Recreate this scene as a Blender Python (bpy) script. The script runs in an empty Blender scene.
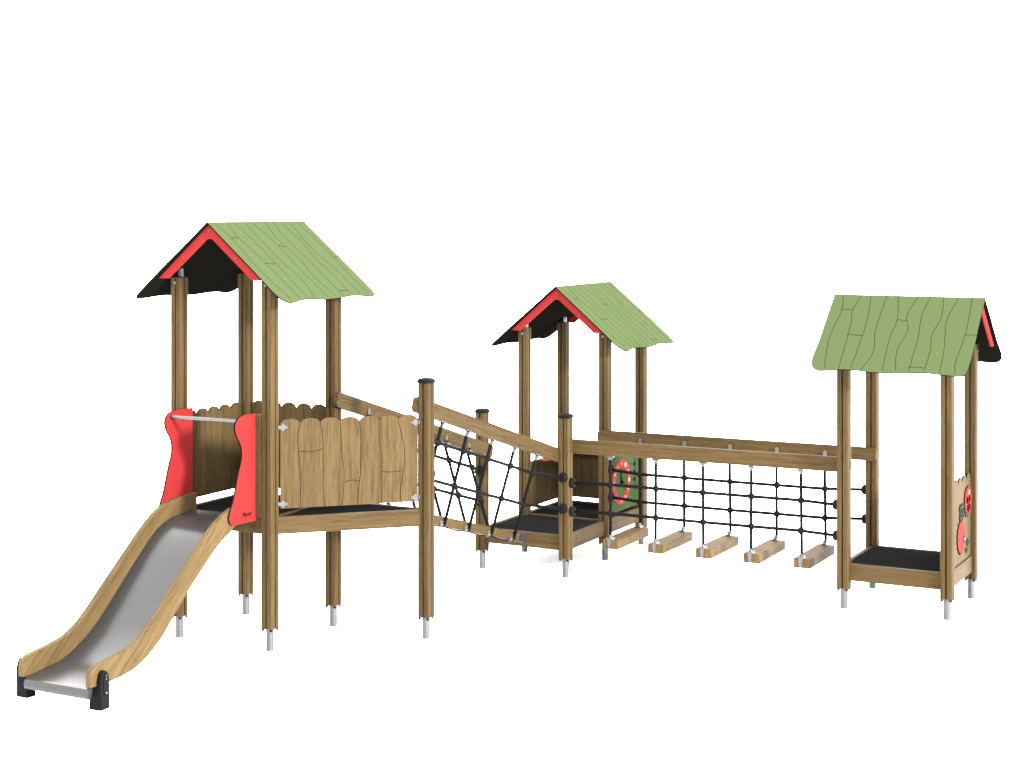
import bpy, bmesh, math, random
from mathutils import Vector, Matrix

random.seed(7)
scene = bpy.context.scene
COL = scene.collection

# ------------------------------------------------------------------ materials
TONE = 0.47      # the white set is exposed bright (see view_settings), so every finish is kept this much darker
def nt_new(name):
    m = bpy.data.materials.new(name)
    m.use_nodes = True
    nt = m.node_tree
    b = nt.nodes['Principled BSDF']
    return m, nt, b

def ramp(nt, stops):
    r = nt.nodes.new('ShaderNodeValToRGB')
    e = r.color_ramp.elements
    e[0].position, e[0].color = stops[0][0], (*stops[0][1], 1)
    e[1].position, e[1].color = stops[-1][0], (*stops[-1][1], 1)
    for p, c in stops[1:-1]:
        x = e.new(p); x.color = (*c, 1)
    return r

def mulmix(nt, a, b, fac=1.0):
    x = nt.nodes.new('ShaderNodeMix'); x.data_type = 'RGBA'; x.blend_type = 'MULTIPLY'
    x.inputs[0].default_value = fac
    nt.links.new(a, x.inputs[6]); nt.links.new(b, x.inputs[7])
    return x.outputs[2]

def wood(name, axis='X', base=(0.0490, 0.0315, 0.0129), tilt=0.0, fine=1.0, rough=0.55, blocks=True):
    """straight-grained impregnated timber, grain along the object's local axis"""
    m, nt, b = nt_new(name)
    L = nt.links
    tc = nt.nodes.new('ShaderNodeTexCoord')
    oi = nt.nodes.new('ShaderNodeObjectInfo')
    off = nt.nodes.new('ShaderNodeVectorMath'); off.operation = 'MULTIPLY_ADD'
    comb = nt.nodes.new('ShaderNodeCombineXYZ')
    for i in range(3): L.new(oi.outputs['Random'], comb.inputs[i])
    L.new(comb.outputs[0], off.inputs[0]); off.inputs[1].default_value = (7.3, 11.7, 5.1)
    L.new(tc.outputs['Object'], off.inputs[2])
    rot = nt.nodes.new('ShaderNodeMapping'); rot.inputs['Rotation'].default_value = (tilt, 0, 0)
    L.new(off.outputs[0], rot.inputs[0])
    def stretched(lng, crs):
        mp = nt.nodes.new('ShaderNodeMapping')
        s = [crs, crs, crs]; s['XYZ'.index(axis)] = lng
        mp.inputs['Scale'].default_value = s
        L.new(rot.outputs[0], mp.inputs[0]); return mp.outputs[0]
    def noise(vec, sc, det=4, rg=0.6):
        n = nt.nodes.new('ShaderNodeTexNoise'); n.inputs['Scale'].default_value = sc
        n.inputs['Detail'].default_value = det; n.inputs['Roughness'].default_value = rg
        L.new(vec, n.inputs['Vector']); return n.outputs['Fac']
    n1 = noise(stretched(0.7, 26 * fine), 1.6, 4)
    n2 = noise(stretched(3.2, 80 * fine), 1.4, 4, 0.75)
    n3 = noise(stretched(0.25, 2.2), 2.0, 2)
    B = Vector(base) * TONE
    r1 = ramp(nt, [(0.30, B * 0.66), (0.48, B * 0.98), (0.72, Vector((B.x * 1.20, B.y * 1.24, B.z * 1.32)))])
    L.new(n1, r1.inputs[0])
    r2 = ramp(nt, [(0.32, (0.50, 0.47, 0.42)), (0.50, (1.0, 1.0, 1.0)), (0.75, (1.22, 1.22, 1.24))])
    L.new(n2, r2.inputs[0])
    r3 = ramp(nt, [(0.30, (0.88, 0.86, 0.84)), (0.70, (1.12, 1.12, 1.10))])
    L.new(n3, r3.inputs[0])
    c = mulmix(nt, r1.outputs[0], r2.outputs[0], 0.85)
    c = mulmix(nt, c, r3.outputs[0])
    # piece to piece difference
    r4 = ramp(nt, [(0.0, (0.92, 0.91, 0.90)), (1.0, (1.07, 1.07, 1.06))])
    L.new(oi.outputs['Random'], r4.inputs[0])
    c = mulmix(nt, c, r4.outputs[0])
    L.new(c, b.inputs['Base Color'])
    b.inputs['Roughness'].default_value = rough
    b.inputs['Specular IOR Level'].default_value = 0.02
    bp = nt.nodes.new('ShaderNodeBump'); bp.inputs['Strength'].default_value = 0.25
    bp.inputs['Distance'].default_value = 0.002
    L.new(n2, bp.inputs['Height']); L.new(bp.outputs[0], b.inputs['Normal'])
    return m

def plain(name, col, rough=0.5, metal=0.0, spec=0.5, var=0.06, scale=30.0, tone=TONE):
    m, nt, b = nt_new(name)
    n = nt.nodes.new('ShaderNodeTexNoise'); n.inputs['Scale'].default_value = scale
    n.inputs['Detail'].default_value = 3
    tc = nt.nodes.new('ShaderNodeTexCoord')
    nt.links.new(tc.outputs['Object'], n.inputs['Vector'])
    C = Vector(col) * tone
    r = ramp(nt, [(0.3, C * (1 - var)), (0.7, C * (1 + var))])
    nt.links.new(n.outputs['Fac'], r.inputs[0])
    nt.links.new(r.outputs[0], b.inputs['Base Color'])
    b.inputs['Roughness'].default_value = rough
    b.inputs['Metallic'].default_value = metal
    b.inputs['Specular IOR Level'].default_value = spec
    return m

M = {}
M['wood_x'] = wood('timber_grain_along', 'X')
M['wood_z'] = wood('timber_grain_upright', 'Z')
M['board'] = wood('panel_board', 'Z', base=(0.0515, 0.0336, 0.0143), fine=0.8, rough=0.6)
M['slide_wood'] = wood('slide_timber', 'Y', base=(0.0745, 0.0490, 0.0212), tilt=math.radians(-40))
M['groove'] = wood('groove_timber', 'Z', base=(0.030, 0.0185, 0.0080))
M['step'] = wood('step_timber', 'X', base=(0.0740, 0.0480, 0.0200), fine=0.8)
M['green'] = plain('roof_green', (0.0435, 0.0590, 0.0245), 0.8, spec=0.0, var=0.05, scale=160)
M['green_dark'] = plain('panel_green', (0.0250, 0.0410, 0.0160), 0.7, spec=0.0)
M['black'] = plain('black_laminate', (0.0046, 0.0045, 0.0034), 0.6, spec=0.0)
M['deck'] = plain('deck_black', (0.0080, 0.0080, 0.0084), 0.7, spec=0.0, var=0.15, scale=90)
M['plastic'] = plain('black_plastic', (0.0042, 0.0042, 0.0045), 0.5, spec=0.015)
M['rope'] = plain('black_rope', (0.0034, 0.0034, 0.0035), 0.75, spec=0.02, var=0.4, scale=200)
M['red'] = plain('red_board', (0.158, 0.0125, 0.0122), 0.65, spec=0.01, var=0.02)
M['white'] = plain('white_paint', (0.17, 0.17, 0.16), 0.6, spec=0.02)
M['yellow'] = plain('orange_paint', (0.22, 0.075, 0.010), 0.6, spec=0.02)
M['blue'] = plain('blue_paint', (0.015, 0.015, 0.09), 0.6, spec=0.02)
M['leaf'] = plain('sage_green', (0.030, 0.040, 0.027), 0.7, spec=0.0)
M['line'] = plain('engraved_line', (0.0050, 0.0040, 0.0022), 0.8, spec=0.02)
M['steel'] = plain('galvanised_steel', (0.092, 0.093, 0.099), 0.5, metal=0.9, var=0.12, scale=45)
M['clip'] = plain('cast_clip_grey', (0.080, 0.082, 0.085), 0.6, metal=0.2, spec=0.05)
M['zinc'] = plain('zinc_fitting', (0.098, 0.100, 0.104), 0.38, metal=0.9, var=0.05)
# brushed stainless chute
m, nt, b = nt_new('brushed_stainless')
tc = nt.nodes.new('ShaderNodeTexCoord'); mp = nt.nodes.new('ShaderNodeMapping')
mp.inputs['Scale'].default_value = (90, 2, 2)
n = nt.nodes.new('ShaderNodeTexNoise'); n.inputs['Scale'].default_value = 2.0; n.inputs['Detail'].default_value = 3
nt.links.new(tc.outputs['Object'], mp.inputs[0]); nt.links.new(mp.outputs[0], n.inputs['Vector'])
r = ramp(nt, [(0.3, (0.0170, 0.0165, 0.0162)), (0.7, (0.0195, 0.0190, 0.0187))])
nt.links.new(n.outputs['Fac'], r.inputs[0]); nt.links.new(r.outputs[0], b.inputs['Base Color'])
b.inputs['Metallic'].default_value = 0.45; b.inputs['Roughness'].default_value = 0.24; b.inputs['Specular IOR Level'].default_value = 0.1
M['chute'] = m

# ------------------------------------------------------------------ mesh helper
class MB:
    """collects shapes into one bmesh, several material slots"""
    def __init__(s, *mats):
        s.bm = bmesh.new(); s.mats = list(mats)
    def _slot(s, mat):
        if mat is None: return 0
        if mat not in s.mats: s.mats.append(mat)
        return s.mats.index(mat)
    def add(s, vs, fs, mat=None, smooth=False, M4=None):
        i = s._slot(mat)
        bv = [s.bm.verts.new((M4 @ Vector(v)) if M4 else v) for v in vs]
        for f in fs:
            try:
                x = s.bm.faces.new([bv[k] for k in f]); x.material_index = i; x.smooth = smooth
            except ValueError: pass
        return s
    def merge(s, bm2, mat=None, smooth=False, M4=None):
        bm2.verts.index_update()
        s.add([v.co.copy() for v in bm2.verts], [[v.index for v in f.verts] for f in bm2.faces], mat, smooth, M4)
        bm2.free(); return s
    def box(s, lo, hi, bev=0.004, mat=None, M4=None):
        b = bmesh.new(); bmesh.ops.create_cube(b, size=1)
        for v in b.verts:
            v.co = Vector([lo[k] + (v.co[k] + 0.5) * (hi[k] - lo[k]) for k in range(3)])
        if bev: bmesh.ops.bevel(b, geom=list(b.edges), offset=bev, segments=2, affect='EDGES', profile=0.7)
        return s.merge(b, mat, False, M4)
    def prism(s, pts, a, bb, plane='XY', bev=0.0, mat=None, smooth=False, M4=None, cap_mat=None):
        """polygon pts in a plane, extruded between a and bb along the third axis"""
        def P(p, h):
            return {'XY': (p[0], p[1], h), 'XZ': (p[0], h, p[1]), 'YZ': (h, p[0], p[1])}[plane]
        b = bmesh.new()
        n = len(pts)
        lo = [b.verts.new(P(p, a)) for p in pts]; hi = [b.verts.new(P(p, bb)) for p in pts]
        f1 = b.faces.new(lo); f2 = b.faces.new(hi)
        for i in range(n):
            b.faces.new((lo[i], lo[(i + 1) % n], hi[(i + 1) % n], hi[i]))
        bmesh.ops.recalc_face_normals(b, faces=list(b.faces))
        if bev:
            ed = [e for e in b.edges if (e.verts[0] in lo) == (e.verts[1] in lo)]
            bmesh.ops.bevel(b, geom=ed, offset=bev, segments=2, affect='EDGES', profile=0.7)
        big = [f for f in b.faces if len(f.verts) > 4]
        bmesh.ops.triangulate(b, faces=big)
        return s.merge(b, mat, smooth, M4)
    def cyl(s, p, q, r, n=14, mat=None, r2=None, cap=True, smooth=True):
        p, q = Vector(p), Vector(q); d = (q - p).normalized()
        x = d.orthogonal().normalized(); y = d.cross(x)
        r2 = r if r2 is None else r2
        vs = []
        for c, rr in ((p, r), (q, r2)):
            for i in range(n):
                t = 2 * math.pi * i / n
                vs.append(c + (x * math.cos(t) + y * math.sin(t)) * rr)
        s.add(vs, [(i, (i + 1) % n, n + (i + 1) % n, n + i) for i in range(n)], mat, smooth)
        if cap:
            s.add(vs[:n], [tuple(range(n - 1, -1, -1))], mat); s.add(vs[n:], [tuple(range(n))], mat)
        return s
    def tube(s, pts, r, n=8, mat=None):
        pts = [Vector(p) for p in pts]; rings = []
        ref = None
        for i, p in enumerate(pts):
            d = (pts[min(i + 1, len(pts) - 1)] - pts[max(i - 1, 0)]).normalized()
            x = d.orthogonal().normalized() if ref is None else (ref - d * ref.dot(d)).normalized()
            ref = x; y = d.cross(x)
            rings.append([p + (x * math.cos(2 * math.pi * k / n) + y * math.sin(2 * math.pi * k / n)) * r for k in range(n)])
        vs = [v for R in rings for v in R]; fs = []
        for i in range(len(pts) - 1):
            for k in range(n):
                fs.append((i * n + k, i * n + (k + 1) % n, (i + 1) * n + (k + 1) % n, (i + 1) * n + k))
        fs.append(tuple(range(n - 1, -1, -1))); fs.append(tuple(range((len(pts) - 1) * n, len(pts) * n)))
        return s.add(vs, fs, mat, True)
    def ball(s, c, r, mat=None, sc=(1, 1, 1), n=12):
        b = bmesh.new(); bmesh.ops.create_uvsphere(b, u_segments=n, v_segments=max(6, n // 2 + 1), radius=1)
        for v in b.verts: v.co = Vector((c[0] + v.co.x * r * sc[0], c[1] + v.co.y * r * sc[1], c[2] + v.co.z * r * sc[2]))
        return s.merge(b, mat, True)
    def line(s, pts, w, h, to3, mat):
        """thin engraved-looking line: a low ridge along 2D pts; to3(x, y, h) lifts it onto its surface"""
        pts = [Vector(p) for p in pts]; vs = []; N = len(pts)
        for i, p in enumerate(pts):
            d = (pts[min(i + 1, N - 1)] - pts[max(i - 1, 0)]).normalized(); nn = Vector((-d.y, d.x)) * w / 2
            a, c = p + nn, p - nn
            vs += [to3(a.x, a.y, 0), to3(a.x, a.y, h), to3(c.x, c.y, h), to3(c.x, c.y, 0)]
        fs = []
        for i in range(N - 1):
            for k in range(3): fs.append((4 * i + k, 4 * i + k + 1, 4 * i + 5 + k, 4 * i + 4 + k))
        return s.add(vs, fs, mat)
    def build(s, name, parent=None, loc=(0, 0, 0), rot=(0, 0, 0), recalc=True):
        if recalc: bmesh.ops.recalc_face_normals(s.bm, faces=list(s.bm.faces))
        me = bpy.data.meshes.new(name); s.bm.to_mesh(me); s.bm.free()
        for m in s.mats: me.materials.append(m)
        return place(name, me, parent, loc, rot)

def place(name, me, parent=None, loc=(0, 0, 0), rot=(0, 0, 0)):
    """loc / rot are given in the parent's frame"""
    o = bpy.data.objects.new(name, me); COL.objects.link(o)
    o.location = loc; o.rotation_euler = rot
    if parent: o.parent = parent
    return o

def thing(name, label, cat, loc=(0, 0, 0), group=None):
    o = bpy.data.objects.new(name, None); COL.objects.link(o)
    o.empty_display_size = 0.2
    o.location = loc; o['label'] = label; o['category'] = cat
    if group: o['group'] = group
    return o

def smooth_curve(pts, n=6, closed=False):
    """Catmull-Rom through the points"""
    P = [Vector(p) for p in pts]; out = []; N = len(P)
    for i in range(N if closed else N - 1):
        g = (lambda k: P[k % N]) if closed else (lambda k: P[max(0, min(N - 1, k))])
        p0, p1, p2, p3 = g(i - 1), g(i), g(i + 1), g(i + 2)
        for k in range(n):
            t = k / n
            out.append(0.5 * ((2 * p1) + (p2 - p0) * t + (2 * p0 - 5 * p1 + 4 * p2 - p3) * t * t + (3 * p1 - p0 - 3 * p2 + p3) * t ** 3))
    if not closed: out.append(P[-1])
    return out

def round_rect(x0, y0, x1, y1, r, n=5):
    out = []
    for cx, cy, a in ((x1 - r, y1 - r, 0), (x0 + r, y1 - r, 90), (x0 + r, y0 + r, 180), (x1 - r, y0 + r, 270)):
        for k in range(n + 1):
            t = math.radians(a + 90 * k / n); out.append((cx + r * math.cos(t), cy + r * math.sin(t)))
    return out

# ------------------------------------------------------------------ shared pieces
PW = 0.120            # post side
H = PW / 2
def post_profile():
    r, g, d = 0.019, 0.0085, 0.019
    q = [(-g, -H), (0, -H + d), (g, -H)]
    for k in range(6):
        t = math.radians(-90 + 90 * k / 5); q.append((H - r + r * math.cos(t), -H + r + r * math.sin(t)))
    out = []
    for i in range(4):
        c, s_ = math.cos(i * math.pi / 2), math.sin(i * math.pi / 2)
        out += [(x * c - y * s_, x * s_ + y * c) for x, y in q]
    return out

_foot = None
def foot_mesh():
    global _foot
    if _foot is None:
        f = MB(M['steel'], M['plastic'])
        f.cyl((0, 0, 0), (0, 0, 0.192), 0.036, 20)
        f.box((-0.054, -0.054, 0.193), (0.054, 0.054, 0.1985), 0.002)
        for sx, sy in ((-1, -1), (1, -1), (1, 1), (-1, 1)):
            f.cyl((sx * 0.043, sy * 0.043, 0.186), (sx * 0.043, sy * 0.043, 0.196), 0.0135, 10, M['plastic'])
            f.ball((sx * 0.043, sy * 0.043, 0.184), 0.0135, M['plastic'], (1, 1, 0.9), 10)
        o = f.build('steel_foot'); _foot = o.data
        bpy.data.objects.remove(o)
    return _foot

def post(parent, x, y, top, cap=False, name='post'):
    b = MB(M['wood_z'])
    b.prism(post_profile(), 0.2, top, 'XY')
    b._slot(M['groove'])
    for f in b.bm.faces:
        f.normal_update(); c = f.calc_center_median()
        if abs(f.normal.z) < 0.5 and max(abs(c.x), abs(c.y)) < H - 0.004 and min(abs(c.x), abs(c.y)) < 0.010: f.material_index = 1
    p = b.build(name, parent, (x, y, 0))
    place('steel_foot', foot_mesh(), p)
    if cap:
        c = MB(M['plastic']); pr = []
        R = 0.071
        rings = [(R, -0.004), (R, 0.014), (R * 0.93, 0.024), (R * 0.75, 0.034), (R * 0.4, 0.041), (0.001, 0.043)]
        n = 28; vs = []
        for rr, zz in rings:
            for k in range(n):
                t = 2 * math.pi * k / n + 0.11
                e = 1.0 / (abs(math.cos(t)) ** 5 + abs(math.sin(t)) ** 5) ** (1 / 5)   # between circle and square
                vs.append((rr * e * math.cos(t), rr * e * math.sin(t), top + zz))
        fs = [(i * n + k, i * n + (k + 1) % n, (i + 1) * n + (k + 1) % n, (i + 1) * n + k) for i in range(len(rings) - 1) for k in range(n)]
        fs.append(tuple(range(n - 1, -1, -1)))
        c.add(vs, fs, None, True).build('cap', p)
    return p

def beam(parent, p, q, z0, z1, th=0.045, name='frame_beam', inset=H - 0.002):
    """timber between two posts at p and q (post centres), grain along local X"""
    p, q = Vector(p), Vector(q); d = q - p; L_ = d.length; a = math.atan2(d.y, d.x)
    k = inset * (1 if abs(math.sin(2 * a)) < 0.1 else 1.12)
    b = MB(M['wood_x']); b.box((k, -th / 2, z0), (L_ - k, th / 2, z1), 0.004)
    return b.build(name, parent, (p.x, p.y, 0), (0, 0, a))

def scallop(w, zb, zv, zp, n, phase=0.0):
    """board outline: straight foot, n rounded palings at the top"""
    out = [(0, zb), (w, zb)]
    pitch = w / n; top = []
    for i in range(n):
        for k in range(9):
            if k == 0 and i > 0: pass
            t = k / 8
            top.append((i * pitch + t * pitch, zv + (zp - zv) * math.sqrt(max(0, 1 - (2 * t - 1) ** 2 * 0.98)) - 0.0))
    ded = []
    for p in top:
        if not ded or (Vector(p) - Vector(ded[-1])).length > 1e-5: ded.append(p)
    return out + ded[::-1]

SEAMS = [[(180,175),(165,240),(168,350),(182,500),(180,690)], [(305,165),(315,260),(318,350),(318,560),(328,690)],
         [(425,170),(430,330),(445,480),(443,600),(435,680)], [(545,165),(550,300),(548,480),(535,600),(530,680)],
         [(650,140),(662,165),(665,300),(678,400),(680,600),(678,675)], [(790,150),(788,210),(815,320),(822,420),(810,530),(795,620),(800,665)]]
JOINTS = [[(168,350),(245,352),(300,345),(318,338)], [(445,550),(490,537),(540,546)], [(680,493),(740,500),(815,493)]]

def fence_panel(parent, p, q, s0, s1, zb, zt, n=7, th=0.018, lines=True, clips=True, off=0.0, side=-1, dip=0.045):
    """paling-topped board between two posts; side = which face (-1: right hand of p->q) carries the lines"""
    p, q = Vector(p), Vector(q); d = q - p; a = math.atan2(d.y, d.x)
    w = s1 - s0; h = zt - zb
    b = MB(M['board'])
    b.prism(scallop(w, zb, zt - dip, zt, n), -th / 2, th / 2, 'XZ')
    b._slot(M['line'])
    for f in b.bm.faces:
        f.normal_update()
        if abs(f.normal.y) < 0.5: f.material_index = 1
    if lines:
        for sd in (side,):
            to3 = lambda x, y, hh: (x, sd * (th / 2 + hh), y)
            def cv(x, y): return ((x - 60) / 845 * w, zb + (690 - y) / 540 * h)
            for i, L_ in enumerate(SEAMS):
                pts = [cv(*t) for t in L_]
                pts[0] = (round(pts[0][0] / (w / n)) * (w / n), zt - 0.040)
                pts[-1] = (pts[-1][0], zb + 0.003)
                b.line(smooth_curve(pts, 5), 0.0052, 0.0008, to3, M['line'])
            for L_ in JOINTS:
                b.line(smooth_curve([cv(*t) for t in L_], 5), 0.0048, 0.0009, to3, M['line'])
    nrm = Vector((-d.y, d.x)).normalized() * off
    org = p + d.normalized() * s0 + nrm
    o = b.build('fence_panel', parent, (org.x, org.y, 0), (0, 0, a), recalc=True)
    if clips:
        L_ = d.length
        for z in (zb + 0.040, zt - 0.072):
            for sgn, x0 in ((1, 0.0), (-1, w)):
                c = MB(M['clip'])
                edge = (s0 if sgn > 0 else L_ - s1) - H * 1.1
                pts = [(-edge, -0.016), (0.010, -0.016), (0.012, -0.033), (0.022, -0.033), (0.048, -0.010), (0.062, -0.009), (0.062, 0.009), (0.048, 0.010), (0.022, 0.033), (0.012, 0.033), (0.010, 0.016), (-edge, 0.016)]
                pts = [(x0 + sgn * x, z + y) for x, y in pts]
                c.prism(pts, -th / 2 - 0.007, -th / 2 - 0.001, 'XZ', bev=0.001)
                c.cyl((x0 + sgn * 0.03, -th / 2 - 0.010, z), (x0 + sgn * 0.03, -th / 2 - 0.006, z), 0.007, 8)
                c.cyl((x0 - sgn * edge, -th / 2 - 0.004, z), (x0 - sgn * (edge - 0.008), -th / 2 - 0.004, z), 0.020, 10)
                c.build('panel_clip', o)
    return o

# ---- the gabled roof: origin under the ridge, ridge along local Y at z = 0
K = 0.834
CA = 1 / math.hypot(1, K); SA = K * CA           # cos / sin of the pitch
HALF = 0.752
EAVE = [(-HALF + 0.008, 0.0), (-HALF + 0.006, 0.205), (-HALF + 0.006, 0.5), (-HALF - 0.003, 0.66), (-HALF + 0.004, 0.746), (-0.712, 0.795), (-0.65, 0.818),
        (-0.56, 0.812), (-0.45, 0.797), (-0.30, 0.798), (-0.14, 0.810), (0.0, 0.811), (0.15, 0.807), (0.32, 0.795), (0.45, 0.799), (0.58, 0.810),
        (0.68, 0.814), (0.735, 0.795), (HALF, 0.70), (HALF + 0.004, 0.5), (HALF - 0.002, 0.3), (HALF - 0.004, 0.0)]
ROOFLINES = [[(2.842,.503),(2.882,.331),(2.85,.03),(2.896,-.298)], [(3.03,.503),(2.991,.327),(3.013,.206),(3.025,.037),(3.036,-.291)],
 [(3.129,.5),(3.166,.235),(3.165,-.029),(3.153,-.285)], [(3.292,.497),(3.281,.336),(3.282,.095),(3.317,-.046),(3.311,-.163),(3.252,-.292)],
 [(3.402,.5),(3.459,.245),(3.441,.03),(3.458,-.300)], [(3.601,.493),(3.543,.296),(3.59,.13),(3.546,-.083),(3.587,-.296)],
 [(3.724,.497),(3.686,.301),(3.71,.064),(3.709,-.099),(3.707,-.290)], [(3.848,.5),(3.878,.283),(3.834,.092),(3.859,-.07),(3.85,-.284)],
 [(3.999,.492),(3.937,.261),(3.966,.05),(3.988,-.087),(4.0,-.288)], [(4.123,.488),(4.146,.127),(4.121,-.172),(4.14,-.293)]]
ROOFJOINTS = [[(2.875,.333),(2.93,.335),(2.992,.333)], [(3.012,.065),(3.06,.070),(3.10,.060),(3.17,.062)], [(3.458,.232),(3.49,.240),(3.52,.226),(3.556,.236)],
              [(3.694,-.247),(3.76,-.243),(3.842,-.247)], [(4.14,.100),(4.19,.104),(4.252,.102)]]
_roof = {}
def roof_meshes():
    if _roof: return _roof
    T = 0.012
    b = MB(M['green'], M['black'])
    for sg in (1, -1):
        def P(y, d, h):
            d = d * 1.014        # d: plan distance from ridge; h: offset along the slope's normal
            return (sg * (d + h * SA), sg * y, -K * d + h * CA)
        out = smooth_curve(EAVE[:7], 3)[:-1] + smooth_curve(EAVE[6:17], 5)[:-1] + smooth_curve(EAVE[16:], 3)
        top = [P(y, d, 0) for y, d in out]
        bot = [P(y, d + (T * K * 0.9 if d < 0.01 else 0) * 0, -T) for y, d in out]
        n = len(out)
        # top skin from strips so the polygon stays clean
        b2 = bmesh.new(); vs = [b2.verts.new(v) for v in top]; f = b2.faces.new(vs); bmesh.ops.triangulate(b2, faces=[f]); b.merge(b2, M['green'])
        b2 = bmesh.new(); vs = [b2.verts.new(v) for v in bot]; f = b2.faces.new(vs); bmesh.ops.triangulate(b2, faces=[f]); b.merge(b2, M['black'])
        b.add(top + bot, [(i, (i + 1) % n, n + (i + 1) % n, n + i) for i in range(n)], M['black'])
        # engraved plank lines
        to3 = lambda y, d, h: P(y, d, h)
        for L_ in ROOFLINES:
            b.line(smooth_curve([(u - 3.5, min(0.79, 0.5 - v)) if i else (u - 3.5, 0.006) for i, (u, v) in enumerate(L_)], 6), 0.0042, 0.0009, to3, M['line'])
        for L_ in ROOFJOINTS:
            b.line(smooth_curve([(u - 3.5, 0.5 - v) for u, v in L_], 5), 0.0042, 0.0011, to3, M['line'])
        for y, d in ((-0.43, 0.12), (0.43, 0.12), (-0.43, 0.60), (0.43, 0.60)):
            b.cyl(P(y, d, 0), P(y, d, 0.003), 0.0055, 8, M['zinc'])
    o = b.build('roof', recalc=False); _roof['roof'] = o.data; bpy.data.objects.remove(o)
    # gable board
    g = MB(M['red'], M['zinc'])
    oz = lambda x: -K * abs(x) - 0.019
    pts = [(0, oz(0)), (-0.565, -0.505), (-0.455, -0.505), (-0.055, -0.172), (-0.032, -0.153), (0, -0.146), (0.032, -0.153), (0.055, -0.172), (0.455, -0.505), (0.565, -0.505)]
    g.prism(pts, -0.009, 0.009, 'XZ', bev=0.0015)
    for x, z in ((0, -0.075), (-0.28, -0.315), (0.28, -0.315)):
        g.cyl((x, -0.0125, z), (x, 0.0125, z), 0.006, 8, M['zinc'])
    o = g.build('gable_board'); _roof['gable'] = o.data; bpy.data.objects.remove(o)
    # bracket between post head and roof, at the post's outer-end face
    k = MB(M['zinc'])
    k.box((-0.024, -0.004, -0.545), (0.024, 0.004, -0.445), 0.001)
    k.box((-0.024, -0.004, -0.449), (0.024, 0.036, -0.441), 0.001)
    k.cyl((0, -0.010, -0.515), (0, -0.003, -0.515), 0.013, 10)
    o = k.build('roof_bracket'); _roof['bracket'] = o.data; bpy.data.objects.remove(o)
    return _roof

def roof(parent, x, y, z, rz=0.0):
    R = roof_meshes()
    o = place('roof', R['roof'], parent, (x, y, z), (0, 0, rz))
    for s in (-1, 1):
        place('gable_board', R['gable'], o, (0, s * (HALF - 0.050), 0))
        for t in (-1, 1):
            k = MB(M['zinc'])
            px = t * 0.5
            zr = -K * abs(px) - 0.014
            k.box((px - t * 0.012, s * 0.5 - 0.024, -0.500), (px - t * 0.006, s * 0.5 + 0.024, zr + 0.004), 0.001)
            k.box((px - t * 0.040, s * 0.5 - 0.024, -0.4995), (px + t * 0.030, s * 0.5 + 0.024, -0.4940), 0.001)
            k.box((px - t * 0.034, s * 0.5 - 0.018, -0.497), (px - t * 0.030, s * 0.5 + 0.018, zr + 0.010), 0.001)
            k.build('roof_bracket', o)
            k = MB(M['zinc']); k.cyl((px, s * (0.5 + H - 0.014), -0.550), (px, s * (0.5 + H + 0.010), -0.550), 0.016, 10); k.build('bracket_bolt', o)
    return o

# ------------------------------------------------------------------ THE SETTING
g = MB(plain('white_ground', (0.93, 0.93, 0.93), 0.9, spec=0.0, var=0.004, scale=2, tone=1.0))
g.add([(-400, -400, 0), (400, -400, 0), (400, 400, 0), (-400, 400, 0)], [(0, 1, 2, 3)])
go = g.build('ground'); go['kind'] = 'structure'

# ------------------------------------------------------------------ TALL TOWER (with triangular side deck)
VF, VR = -3.89, -2.89
tall = thing('playhouse_tower', 'tall wooden playhouse tower with high deck, paling panels and green gabled roof, beside the slide', 'play tower', (-1.5, -3.39, 0), 'roofed wooden playhouse towers')
def T(x, y): return (x + 1.5, y + 3.39)
A_, B_, C_, D_, E_ = T(-1, VF), T(-2, VF), T(-2, VR), T(-1, VR), T(0, VR)
for p in (A_, B_, C_, D_): post(tall, *p, 3.255)
post(tall, *E_, 2.312, cap=True)
for p, q in ((A_, B_), (B_, C_), (C_, D_), (A_, D_), (D_, E_), (A_, E_)):
    beam(tall, p, q, 1.017, 1.168)
dk = MB(M['deck']); dk.box((A_[0] - 0.975, A_[1] + 0.025, 1.145), (A_[0] - 0.025, D_[1] - 0.025, 1.160), 0.002); dk.build('deck', tall)
dk = MB(M['deck']); dk.prism([(A_[0] + 0.025, A_[1] + 0.085), (E_[0] - 0.085, D_[1] - 0.025), (A_[0] + 0.025, D_[1] - 0.025)], 1.145, 1.160, 'XY', bev=0.002); dk.build('deck', tall)
fence_panel(tall, A_, E_, 0.090, 1.334, 1.240, 2.026)
fence_panel(tall, C_, D_, 0.075, 0.925, 1.232, 2.052, n=5, clips=False, side=1, dip=0.062)
fence_panel(tall, B_, C_, 0.075, 0.925, 1.228, 2.040, n=5, clips=False, side=1, dip=0.062)
roof(tall, 0, 0.000, 3.759)

# ------------------------------------------------------------------ SLIDE
sl = thing('slide', 'stainless steel slide with tan timber sides and red entry boards, beside the tall tower', 'slide', (-1.5, -4.9, 0))
def S(u, v): return (u + 1.5, v + 4.9)
TOPC = [(-6.052,.255),(-6.049,.285),(-6.035,.312),(-6.010,.330),(-5.975,.342),(-5.87,.356),(-5.70,.376),(-5.55,.407),(-5.40,.477),(-5.25,.586),(-5.10,.712),(-4.94,.842),(-4.78,.972),(-4.62,1.102),(-4.455,1.212),(-4.29,1.281),(-4.11,1.309),(-3.865,1.320)]
BOTC = [(-3.865,1.150),(-4.18,1.140),(-4.30,1.085),(-4.45,1.010),(-4.66,.856),(-4.87,.688),(-5.035,.540),(-5.19,.398),(-5.39,.272),(-5.58,.208),(-5.85,.184),(-6.05,.186)]
side_pts = [(v + 4.9, z) for v, z in smooth_curve(TOPC, 6)] + [(v + 4.9, z) for v, z in smooth_curve(BOTC, 5)]
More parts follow.
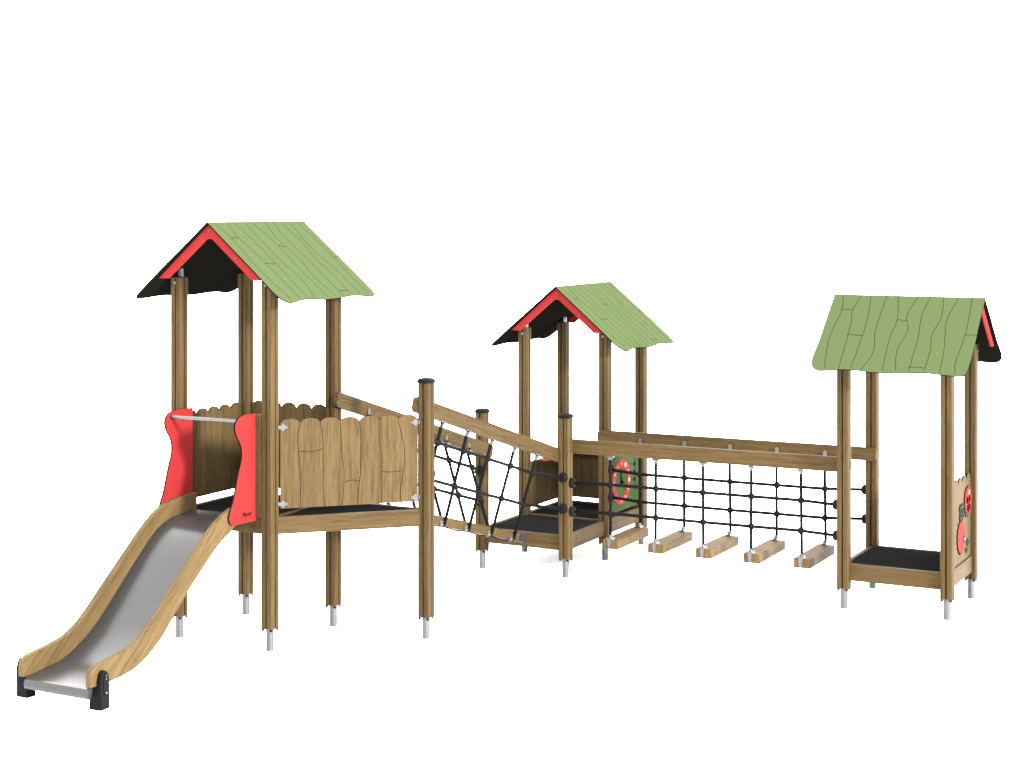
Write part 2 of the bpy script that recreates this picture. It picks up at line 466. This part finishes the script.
for u0, u1 in ((-1.87, -1.82), (-1.18, -1.13)):
    b = MB(M['slide_wood']); b.prism(side_pts, S(u0, 0)[0], S(u1, 0)[0], 'YZ', bev=0.006); b.build('side_board', sl)
CH = [(-6.04,.180),(-5.785,.203),(-5.605,.228),(-5.421,.298),(-5.233,.404),(-5.079,.528),(-4.922,.667),(-4.762,.809),(-4.599,.954),(-4.432,1.075),(-4.262,1.143),(-4.089,1.165),(-3.925,1.1715)]
chc = smooth_curve(CH, 6)
b = MB(M['chute'])
up = [Vector((v + 4.9, z)) for v, z in chc]
n = len(up); lo = []
for i in range(n):
    d = (up[min(n - 1, i + 1)] - up[max(0, i - 1)]).normalized(); lo.append(up[i] - Vector((-d.y, d.x)) * 0.010)
x0, x1 = S(-1.8195, 0)[0], S(-1.1805, 0)[0]
vs = [(x0, p.x, p.y) for p in up] + [(x1, p.x, p.y) for p in up]
b.add(vs, [(i, i + 1, n + i + 1, n + i) for i in range(n - 1)], None, True)
vs = [(x0, p.x, p.y) for p in lo] + [(x1, p.x, p.y) for p in lo]
b.add(vs, [(i, i + 1, n + i + 1, n + i) for i in range(n - 1)], None, True)
lip = [(-6.035 + 4.9, .181), (-6.060 + 4.9, .176), (-6.072 + 4.9, .160), (-6.075 + 4.9, .130), (-6.068 + 4.9, .106), (-6.05 + 4.9, .097), (-6.02 + 4.9, .100), (-6.0 + 4.9, .17)]
b.prism(lip, S(-1.79, 0)[0], S(-1.150, 0)[0], 'YZ', bev=0.003)
b.build('chute', sl)
PL = [(-3.94,2.080),(-4.081,2.085),(-4.175,2.072),(-4.231,2.032),(-4.246,1.977),(-4.222,1.912),(-4.171,1.840),(-4.147,1.768),(-4.152,1.695),(-4.194,1.588),(-4.264,1.372),(-4.318,1.262),(-4.330,1.205),(-4.292,1.153),(-4.18,1.144),(-3.94,1.139)]
cur = [PL[0]] + [tuple(p) for p in smooth_curve(PL[1:15], 5)] + [PL[15]]
ppts = [(v + 4.9, z) for v, z in cur]
def entry_board(u0, u1, back):
    b = MB(M['red'], M['black'])
    b.prism([(back + 4.9, z) if y > -3.945 + 4.9 else (y, z) for y, z in ppts], S(u0, 0)[0], S(u1, 0)[0], 'YZ', bev=0.0015)
    ins = 0.003
    for f in b.bm.faces:           # dark laminate core shows along the cut edge
        nx = f.normal.x if f.normal.length else 0
        f.normal_update()
        if abs(f.normal.x) < 0.6: f.material_index = 1
    for v, z in ((-4.17, 2.02), (-3.99, 1.98), (-3.985, 1.25)):
        for uu, dd in ((u0, -1), (u1, 1)):
            b.cyl((S(uu, 0)[0] + dd * -0.001, v + 4.9, z), (S(uu, 0)[0] + dd * 0.004, v + 4.9, z), 0.008, 8, M['zinc'])
    o = b.build('entry_board', sl)
    return o
entry_board(-1.890, -1.872, -3.862)
eb = entry_board(-1.128, -1.110, -3.94)
cu = bpy.data.curves.new('printed_mark', 'FONT'); cu.body = 'Playco'; cu.size = 0.052; cu.shear = 0.25; cu.extrude = 0.0006; cu.offset = 0.001
tmp = bpy.data.objects.new('printed_mark', cu); COL.objects.link(tmp)
dg = bpy.context.evaluated_depsgraph_get()
tm = bpy.data.meshes.new_from_object(tmp.evaluated_get(dg)); bpy.data.objects.remove(tmp)
tm.materials.clear(); tm.materials.append(M['black'])
place('printed_mark', tm, eb, (S(-1.1085, 0)[0], -4.150 + 4.9, 1.200), (math.radians(90), 0, math.radians(90)))
b = MB(M['zinc']); b.cyl((S(-1.872, 0)[0], -4.165 + 4.9, 2.030), (S(-1.128, 0)[0], -4.165 + 4.9, 2.030), 0.0165, 14); b.build('grab_bar', sl)
for u0, u1 in ((-1.945, -1.890), (-1.110, -1.055)):
    b = MB(M['wood_z']); b.box((S(u0, 0)[0], -3.955 + 4.9, 1.17), (S(u1, 0)[0], -3.90 + 4.9, 2.07), 0.002); b.build('mounting_strip', sl)
for sg, xo in ((-1, -1.5 + 0.415), (1, -1.5 - 0.452)):
    # moulded black foot: block under the board with a raised oval shield on the outer side
    ft = MB(M['plastic'], M['zinc'])
    X = lambda d: S(xo + sg * d, 0)[0]
    blk = [(-5.988, 0.0), (-5.990, 0.10), (-5.985, 0.192), (-5.915, 0.194), (-5.895, 0.15), (-5.888, 0.0)]
    ft.prism([(v + 4.9, z) for v, z in blk], X(0.012), X(0.112), 'YZ', bev=0.006)
    sh = [(-5.938 + 0.050 * math.cos(t), 0.200 + (0.100 if math.sin(t) > 0 else 0.185) * math.sin(t)) for t in [2 * math.pi * k / 36 for k in range(36)]]
    sh = [(v, max(0.0, z)) for v, z in sh]
    sh = [p for k, p in enumerate(sh) if (Vector(p) - Vector(sh[k - 1])).length > 1e-4]
    low_ = [(-5.985, 0.0), (-5.988, 0.20)] + [(-5.938 + 0.050 * math.cos(t), 0.200 + 0.100 * math.sin(t)) for t in [math.pi - math.pi * k / 18 for k in range(1, 18)]] + [(-5.888, 0.20), (-5.886, 0.0)]
    ft.prism([(v + 4.9, z) for v, z in low_], X(-0.002), X(0.044), 'YZ', bev=0.008)
    inn = [(-5.935 + 0.026 * math.cos(2 * math.pi * k / 20), 0.195 + 0.090 * math.sin(2 * math.pi * k / 20)) for k in range(20)]
    ft.prism([(v + 4.9, z) for v, z in inn], X(-0.007), X(0.01), 'YZ', bev=0.003)
    for z in (0.262, 0.238, 0.130):
        ft.ball((X(-0.007), -5.932 + 4.9, z), 0.007 if z > 0.2 else 0.010, M['zinc'], n=8)
    ft.build('slide_foot', sl)

# ------------------------------------------------------------------ LOW DOUBLE TOWER
low = thing('playhouse_tower', 'low wooden playhouse tower with a clock panel, open front deck and two short capped posts', 'play tower', (-0.5, 1, 0), 'roofed wooden playhouse towers')
def N(x, y): return (x + 0.5, y - 1)
F_, G_, I_, H_, J_, Q_ = N(-1, 0), N(0, 0), N(0, 1), N(-1, 1), N(0, 2), N(-1, 2)
for p in (F_, G_): post(low, *p, 1.683, cap=True)
for p in (H_, I_, J_, Q_): post(low, *p, 2.532)
for p, q in ((F_, G_), (G_, I_), (I_, J_), (J_, Q_), (Q_, H_), (H_, F_), (H_, I_)):
    beam(low, p, q, 0.280, 0.437)
for y0 in (-1, 0):
    dk = MB(M['deck']); dk.box((-0.475, y0 + 0.025, 0.410), (0.475, y0 + 0.975, 0.425), 0.002); dk.build('deck', low)
roof(low, 0, 0.508, 3.018)
for p, q in ((H_, Q_), (Q_, J_)):
    p, q = Vector(p), Vector(q); d = q - p; a = math.atan2(d.y, d.x)
    b = MB(M['board']); b.box((0.075, -0.009, 0.480), (0.925, 0.009, 0.998), 0.002)
    b.build('side_panel', low, (p.x, p.y, 0), (0, 0, a))
# red counter boards on top of the two side panels
b = MB(M['red']); b.prism(round_rect(-0.93 + 0.5, 0.20, -0.805 + 0.5, 0.93, 0.06), 1.000, 1.016, 'XY', bev=0.002); b.build('counter', low)
b = MB(M['red']); b.prism(round_rect(-0.44, 0.915, 0.44, 1.02, 0.03), 1.000, 1.016, 'XY', bev=0.002); b.build('counter', low)
# clock panel, facing the log bridge
ck = MB(M['green_dark'], M['black']); ck.box((-0.009, 0.07, 0.478), (0.009, 0.93, 1.268), 0.002)
cko = ck.build('clock_panel', low, (I_[0], I_[1], 0))
CY, CZ = 0.410, 0.802
b = MB(M['red']); n = 48; vs = []
for x in (0.009, 0.015):
    for rr in (0.252, 0.166):
        for k in range(n):
            t = 2 * math.pi * k / n; vs.append((x, CY + rr * math.cos(t), CZ + rr * math.sin(t)))
fs = []
for k in range(n):
    j = (k + 1) % n
    fs += [(2 * n + k, 2 * n + j, 3 * n + j, 3 * n + k), (k, j, 2 * n + j, 2 * n + k), (n + k, n + j, 3 * n + j, 3 * n + k)]
b.add(vs, fs).build('clock_ring', cko)
for h in range(12):
    t = math.radians(90 - 30 * h); y, z = CY + 0.209 * math.cos(t), CZ + 0.209 * math.sin(t)
    mt = {0: M['yellow'], 8: M['blue'], 7: M['blue']}.get(h, M['white'])
    r_ = 0.026 if h in (1, 3, 9) else 0.017
    if h in (2, 4, 10, 11): r_ = 0.012
    b = MB(mt); b.cyl((0.0145, y, z), (0.018, y, z), r_, 12); b.build('hour_mark', cko)
b = MB(M['black']);
for ang, ln, w in ((100, 0.115, 0.020), (-15, 0.075, 0.030)):
    t = math.radians(ang); d = Vector((math.cos(t), math.sin(t))); nn = Vector((-d.y, d.x)) * w / 2; c0 = Vector((CY, CZ))
    q = [c0 - nn, c0 + d * ln - nn * 0.4, c0 + d * ln + nn * 0.4, c0 + nn]
    b.prism([tuple(p) for p in q], 0.010 + 0.004 * (ang > 0), 0.0165 + 0.004 * (ang > 0), 'YZ')
b.cyl((0.009, CY, CZ), (0.024, CY, CZ), 0.022, 12); b.build('clock_hand', cko)
b = MB(M['black'])
for i in range(6):       # column of small dark pictograms beside a thin rule
    z = 1.135 - i * 0.088
    b.prism([(0.735, z), (0.79, z + 0.026), (0.79, z - 0.026)], 0.0085, 0.0125, 'YZ')
    b.cyl((0.008, 0.68, z + 0.012), (0.012, 0.68, z + 0.012), 0.010, 8)
b.box((0.008, 0.800, 0.66), (0.012, 0.808, 1.19), 0); b.build('panel_pictogram', cko)

# ------------------------------------------------------------------ LOW SINGLE TOWER
sing = thing('playhouse_tower', 'low single-deck wooden playhouse tower with red beetle and flower on its side panel', 'play tower', (3.5, 0.5, 0), 'roofed wooden playhouse towers')
def R_(x, y): return (x - 3.5, y - 0.5)
K_, L2, M_, N_ = R_(3, 0), R_(4, 0), R_(3, 1), R_(4, 1)
for p in (K_, L2, M_, N_): post(sing, *p, 2.532)
for p, q in ((K_, L2), (L2, N_), (N_, M_), (M_, K_)): beam(sing, p, q, 0.275, 0.437)
dk = MB(M['deck']); dk.box((-0.475, -0.475, 0.410), (0.475, 0.475, 0.425), 0.002); dk.build('deck', sing)
roof(sing, 0, 0, 3.020, -math.pi / 2)
fp = fence_panel(sing, L2, N_, 0.07, 0.93, 0.445, 1.268, n=5, lines=False, clips=False, dip=0.078)
fp.name = 'play_panel'
# figures on the panel (panel frame: x along the panel, outer face at y = -0.009)
def lobed(cx, cz, r, n, amp):
    return [(cx + r * (1 + amp * abs(math.sin(n * t / 2)) - amp / 2) * math.cos(t), cz + r * (1 + amp * abs(math.sin(n * t / 2)) - amp / 2) * math.sin(t)) for t in [2 * math.pi * k / 96 for k in range(96)]]
X0 = 0.07
b = MB(M['red'], M['black']); b.prism(lobed(0.50 - X0, 0.690, 0.150, 16, 0.14), -0.0200, -0.0145, 'XZ')
b.prism(lobed(0.490 - X0, 0.690, 0.158, 16, 0.14), -0.0144, -0.0095, 'XZ', mat=M['black'])
b.build('flower_disc', fp)
b = MB(M['leaf'], M['zinc']); b.prism(lobed(0.60 - X0, 0.66, 0.036, 6, 0.3), -0.0255, -0.0202, 'XZ', mat=M['leaf'])
b.cyl((0.60 - X0, -0.030, 0.66), (0.60 - X0, -0.025, 0.66), 0.016, 10, M['zinc']); b.build('flower_centre', fp)
b = MB(M['leaf'], M['black']); b.prism(lobed(0.53 - X0, 0.925, 0.074, 4, 0.5), -0.0195, -0.0140, 'XZ')
for cx, cz in ((0.50, 0.95), (0.565, 0.955), (0.53, 0.925), (0.50, 0.895), (0.56, 0.89)):
    b.cyl((cx - X0, -0.022, cz), (cx - X0, -0.0190, cz), 0.016, 10, M['black'])
b.prism(lobed(0.520 - X0, 0.928, 0.082, 4, 0.5), -0.0139, -0.0095, 'XZ', mat=M['black']); b.build('clover_leaf', fp)
for cx, cz, r_ in ((0.71, 0.89, 0.030), (0.78, 0.60, 0.034), (0.72, 0.53, 0.026)):
    b = MB(M['leaf'], M['black'])
    b.prism(lobed(cx - X0, cz, r_, 5, 0.4), -0.022, -0.012, 'XZ', mat=M['leaf'])
    b.cyl((cx - X0, -0.026, cz), (cx - X0, -0.021, cz), r_ * 0.35, 10, M['black']); b.build('small_leaf', fp)
b = MB(M['red'], M['black'], M['white'])
ell = [(0.80 - X0 + 0.112 * math.cos(t), 1.000 + 0.150 * math.sin(t)) for t in [2 * math.pi * k / 40 for k in range(40)]]
b.prism(lobed(0.79 - X0, 1.0, 0.138, 14, 0.12), -0.0200, -0.0145, 'XZ')
b.prism(lobed(0.780 - X0, 1.0, 0.147, 14, 0.12), -0.0144, -0.0095, 'XZ', mat=M['black'])
for cx, cz, r_ in ((0.735, 1.015, 0.036), (0.83, 1.02, 0.036), (0.78, 0.905, 0.022), (0.76, 0.94, 0.032), (0.84, 0.935, 0.028), (0.80, 0.975, 0.016)):
    b.cyl((cx - X0, -0.0235, cz), (cx - X0, -0.0195, cz), r_, 12, M['black'])
b.cyl((0.81 - X0, -0.0245, 1.085), (0.81 - X0, -0.0195, 1.085), 0.026, 12, M['white'])
b.build('beetle_disc', fp)

# ------------------------------------------------------------------ ropes and rails
RR = 0.0172
def rail(parent, p, q, h=0.142, th=0.045, name='handrail'):
    """rounded-end plank from p to q (its centre line), grain along local X"""
    p, q = Vector(p), Vector(q); d = q - p; L_ = d.length
    b = MB(M['wood_x'], M['zinc'])
    b.prism(round_rect(0, -h / 2, L_, h / 2, 0.046), -th / 2, th / 2, 'XZ', bev=0.005)
    for x in (0.055, L_ - 0.055):
        for s in (-1, 1): b.cyl((x, s * th / 2, 0), (x, s * (th / 2 + 0.003), 0), 0.007, 8, M['zinc'])
    yaw = math.atan2(d.y, d.x); pit = -math.atan2(d.z, math.hypot(d.x, d.y))
    return b.build(name, parent, p, (0, pit, yaw))

def knob(parent, post_face, out):
    """black rope anchor screwed on a post face; post_face centre and unit vector out"""
    c, o = Vector(post_face), Vector(out)
    k = MB(M['plastic'], M['zinc'])
    prof = ((0.0, 0.052), (0.018, 0.053), (0.034, 0.049), (0.044, 0.040), (0.050, 0.026))
    for (h0, r0), (h1, r1) in zip(prof, prof[1:]):
        k.cyl(c + o * h0, c + o * h1, r0, 20, r2=r1, cap=(h1 == 0.050 or h0 == 0.0))
    return k.build('rope_anchor', parent)

def net_line(parent, pts, outs):
    r = MB(M['rope'], M['plastic'])
    r.tube(pts, RR, 8)
    for p in pts[1:-1]:
        r.ball(p, 0.036, M['plastic'], n=10)
    o = r.build('net_rope', parent)
    knob(o, Vector(pts[0]) - Vector(outs[0]) * 0.03, outs[0]); knob(o, Vector(pts[-1]) - Vector(outs[1]) * 0.03, outs[1])
    return o

# ---- sloping V-net bridge between the tall tower and the low double tower
vb = thing('rope_bridge', 'sloping rope bridge with V-shaped black net and balance beam, running down from the tall tower', 'rope bridge', (-0.5, -1.45, 0))
O = Vector((-0.5, -1.45, 0))
def W(u, v, z): return Vector((u, v, z)) - O
def rz(v): return 2.030 + (-2.656 - v) * 0.2855      # rail centre height
for u in (-0.0785, -0.9215):
    rail(vb, W(u, -2.972, rz(-2.972)), W(u, 0.06, rz(0.06)), 0.143)
def bz(v): return 0.895 + (-2.013 - v) * 0.266        # beam centre height
bm_ = MB(M['wood_x']); p, q = W(-0.5, -2.845, bz(-2.845)), W(-0.5, -0.12, bz(-0.12)); d = q - p
bm_.box((0, -0.070, -0.045), (d.length, 0.070, 0.045), 0.006)
bo = bm_.build('balance_beam', vb, p, (0, -math.atan2(d.z, math.hypot(d.x, d.y)), math.atan2(d.y, d.x)))
for x, zz in ((d.length - 0.055, 0), (0.055, 0)):
    k = MB(M['zinc']); sx = 1 if x > 1 else -1
    k.box((x - 0.05, -0.086, -0.050), (x + 0.05, -0.073, 0.050), 0.002)
    k.box((x + sx * 0.05 - 0.006, -0.086, -0.050), (x + sx * 0.05 + 0.006, 0.086, 0.050), 0.002)
    k.box((x - 0.05, 0.073, -0.050), (x + 0.05, 0.086, 0.050), 0.002)
    k.cyl((x, -0.099, -0.008), (x, -0.084, -0.008), 0.026, 12); k.build('beam_bracket', bo)
front = []; rear = []
for i, v in enumerate((-2.470, -1.985, -1.497, -1.020, -0.530)):
    t = Vector((-0.066, v - 0.006, rz(v) - 0.085)); vb_ = v + 0.180; bt = Vector((-0.437, vb_, bz(vb_) - 0.035)); front.append((t, bt))
for v, vb_ in ((-2.44, -2.58), (-1.95, -2.09), (-1.47, -1.61), (-0.965, -1.125), (-0.490, -0.64)):
    t = Vector((-0.885, v, rz(v) - 0.085)); bt = Vector((-0.563, vb_, bz(vb_) - 0.02)); rear.append((t, bt))
for lst, ins in ((front, -1), (rear, 1)):
    for t, bt in lst:
        r = MB(M['rope'])
        sh_ = Vector((0, -0.040 if ins > 0 else 0, 0))
        r.tube([t + Vector((0, 0, 0.03)) - O, t + sh_ + Vector((0, 0, -0.02)) - O, bt - O] if ins > 0 else [t + Vector((0, 0, 0.03)) - O, bt - O], RR, 8)
        o = r.build('hanging_rope', vb)
        c = t - O
        k = MB(M['zinc'])                 # top fitting on the rail's inner face
        px = c.x - ins * 0.010
        if ins > 0: k.prism(round_rect(-0.022, -0.01, 0.022, 0.085, 0.02), px - 0.004, px + 0.004, 'YZ', bev=0.001, M4=Matrix.Translation((0, c.y, c.z + 0.01)))
        k.box((c.x - 0.018, c.y - 0.045, c.z + (0.006 if ins < 0 else 0.004)), (c.x + 0.012, c.y + 0.045, c.z + (0.022 if ins < 0 else 0.018)), 0.002, M4=Matrix.Translation((0, c.y, c.z + 0.012)) @ Matrix.Rotation(-0.278, 4, 'X') @ Matrix.Translation((0, -c.y, -c.z - 0.012)))
        k.cyl(c + Vector((0, 0, 0.006)), c + (bt - t).normalized() * 0.045, 0.024, 12, r2=0.014)
        k.build('rope_fitting', o)
        k = MB(M['zinc']); c = bt - O     # clamp on the beam
        if ins < 0:
            k.box((c.x - 0.004, c.y - 0.110, c.z - 0.002), (c.x + 0.016, c.y - 0.060, c.z + 0.056), 0.002)
            k.ball((c.x + 0.014, c.y - 0.082, c.z + 0.018), 0.017, n=10)
            k.ball((c.x + 0.014, c.y - 0.096, c.z + 0.047), 0.010, n=8)
        else:
            k.box((c.x - 0.016, c.y - 0.024, c.z - 0.02), (c.x + 0.004, c.y + 0.024, c.z + 0.026), 0.002)
        k.build('rope_clamp', o)
def on(pair, t): return pair[0].lerp(pair[1], t)
for lst, u0, ts, zs in ((front, 0.0, (0.20, 0.575), (1.815, 1.475)), (rear, -1.0, (0.19, 0.60), (1.815, 1.475))):
    for t, z0, z1 in zip(ts, zs, (1.057, 0.730)):
        pts = [Vector((u0, VR + H + 0.03, z0)) - O] + [on(pr_, t) - O + Vector((0, -0.035 * (1 - t) if lst is rear else 0, 0)) for pr_ in lst] + [Vector((u0, -H - 0.03, z1)) - O]
        net_line(vb, pts, ((0, 1, 0), (0, -1, 0)))
# a return rope under the beam linking the clamps
r = MB(M['rope'])
pts = []
for i, (t, bt) in enumerate(front):
    pts.append(Vector((-0.450, bt.y + 0.02, bz(bt.y) - 0.056)) - O)
    if i < len(front) - 1:
        vm = bt.y + 0.25; pts.append(Vector((-0.450, vm, bz(vm) - 0.064)) - O)
r.tube(pts, 0.007, 8); r.build('return_rope', vb)

# ---- swinging log bridge between the low towers
lb = thing('log_bridge', 'level bridge of five hanging wooden step beams on black ropes, between the two low towers', 'log bridge', (1.5, 0.5, 0))
O2 = Vector((1.5, 0.5, 0))
rail(lb, Vector((-0.06, 0.0785, 1.372)) - O2, Vector((3.048, 0.0785, 1.378)) - O2, 0.147)
rail(lb, Vector((-0.055, 0.9215, 1.374)) - O2, Vector((3.065, 0.9215, 1.377)) - O2, 0.135)
us = [0.479 + 0.5165 * i for i in range(5)]
rope_me = None
jit = [(0.004, -0.003), (-0.005, 0.004), (0.003, 0.002), (-0.004, -0.005), (0.006, 0.003)]
for i, u in enumerate(us):
    lg = MB(M['step']); lg.box((-0.410, -0.086, -0.048), (0.410, 0.086, 0.048), 0.008)
    lo_ = lg.build('step_beam', lb, Vector((u + 0.008 + jit[i][0], 0.460, 0.380)) - O2, (0, 0, math.pi / 2))
    for s in (-1, 1):
        k = MB(M['zinc'])
        # strap: saddle on top, tongue down the end face (local x = along the log)
        xe = s * 0.410
        k.prism([(-0.038, 0.001), (0.038, 0.001), (0.018, 0.018), (-0.018, 0.018)], xe - s * 0.075 , xe + s * 0.006, 'YZ', bev=0.001, M4=Matrix.Translation((0, 0.012, 0.048)))
        k.prism([(-0.021, 0.036), (0.021, 0.036), (0.021, -0.015), (0.009, -0.064), (-0.009, -0.064), (-0.021, -0.015)], xe + s * 0.001, xe + s * 0.007, 'YZ', bev=0.001, M4=Matrix.Translation((0, 0.012, 0.028)))
        k.cyl((xe - s * 0.030, 0.012, 0.060), (xe - s * 0.030, 0.012, 0.095), 0.022, 12, r2=0.017)
        k.build('strap', lo_)
    for v, s in ((0.080, 1), (0.868, -1)):
        r = MB(M['rope'])
        top = Vector((u - 0.006, v + s * 0.008, 1.285)) - O2; bot = Vector((u - 0.002 + jit[i][0], v, 0.445)) - O2
        r.tube([top + Vector((0, 0, 0.02)), top.lerp(bot, 0.34), top.lerp(bot, 0.71), bot], RR, 8)
        o = r.build('hanging_rope', lb)
        k = MB(M['zinc']); vface = v - s * 0.010
        k.prism(round_rect(-0.022, 0.0, 0.022, 0.100, 0.021), vface - 0.003, vface + 0.004, 'XZ', bev=0.001, M4=Matrix.Translation((u - 0.006 - O2.x, -O2.y, 1.290)))
        k.box((u - 0.050 - O2.x, v - 0.020 - O2.y, 1.282), (u + 0.038 - O2.x, v + 0.020 - O2.y, 1.296), 0.002)
        k.cyl(top, top + Vector((0, 0, -0.036)), 0.026, 12, r2=0.015)
        k.build('rope_fitting', o)
for v, vp in ((0.080, 0.0), (0.868, 1.0)):
    for z in (0.997, 0.697):
        sg = 0.003
        pts = [Vector((H + 0.03, vp, z)) - O2]
        for i, u in enumerate(us): pts.append(Vector((u - 0.004, v, z - 0.004 * (1 - abs(i - 2) / 2))) - O2)
        pts.append(Vector((3 - H - 0.03, vp, z)) - O2)
        net_line(lb, pts, ((1, 0, 0), (-1, 0, 0)))

# ------------------------------------------------------------------ LIGHT
w = bpy.data.worlds.new('World'); scene.world = w; w.use_nodes = True
nt = w.node_tree; bg = nt.nodes['Background']
tc = nt.nodes.new('ShaderNodeTexCoord'); sep = nt.nodes.new('ShaderNodeSeparateXYZ')
nt.links.new(tc.outputs['Generated'], sep.inputs[0])
rp = nt.nodes.new('ShaderNodeMapRange'); rp.inputs['From Min'].default_value = 0.0; rp.inputs['From Max'].default_value = 0.9
rp.inputs['To Min'].default_value = 2.5; rp.inputs['To Max'].default_value = 7.2
nt.links.new(sep.outputs['Z'], rp.inputs['Value'])
nt.links.new(rp.outputs[0], bg.inputs['Strength']); bg.inputs['Color'].default_value = (1, 1, 1, 1)
# studio key light: large, far off to the right and low
ld = bpy.data.lights.new('key_light', 'AREA'); ld.shape = 'DISK'; ld.size = 11.0
DIST = 80.0
ld.energy = 1.0
ko = bpy.data.objects.new('key_light', ld); COL.objects.link(ko)
to_light = Vector((1, -0.27, 0.29)).normalized()
ko.location = Vector((1, -1.5, 1)) + to_light * DIST
ko.rotation_euler = to_light.to_track_quat('Z', 'Y').to_euler()
E_KEY = 3.7 * math.pi          # irradiance wanted at the playground
ld.energy = E_KEY * math.pi * DIST ** 2   # disk: E = P / (pi * d^2) for small sources
ld.color = (1.0, 0.985, 0.96)

# ------------------------------------------------------------------ CAMERA
cd = bpy.data.cameras.new('camera'); cam = bpy.data.objects.new('camera', cd); COL.objects.link(cam)
cd.sensor_width = 36; cd.lens = 60.0; cd.clip_end = 2000
cam.location = (7.8284, -16.1792, 3.8739)
cam.rotation_euler = (math.radians(90), 0, 0.482117)
cd.shift_y = -(384 - 209.02) / 1024
scene.camera = cam
scene.view_settings.view_transform = 'Standard'; scene.view_settings.look = 'None'
scene.view_settings.exposure = 1.1; scene.view_settings.gamma = 1
scene.render.resolution_x = 1024; scene.render.resolution_y = 768
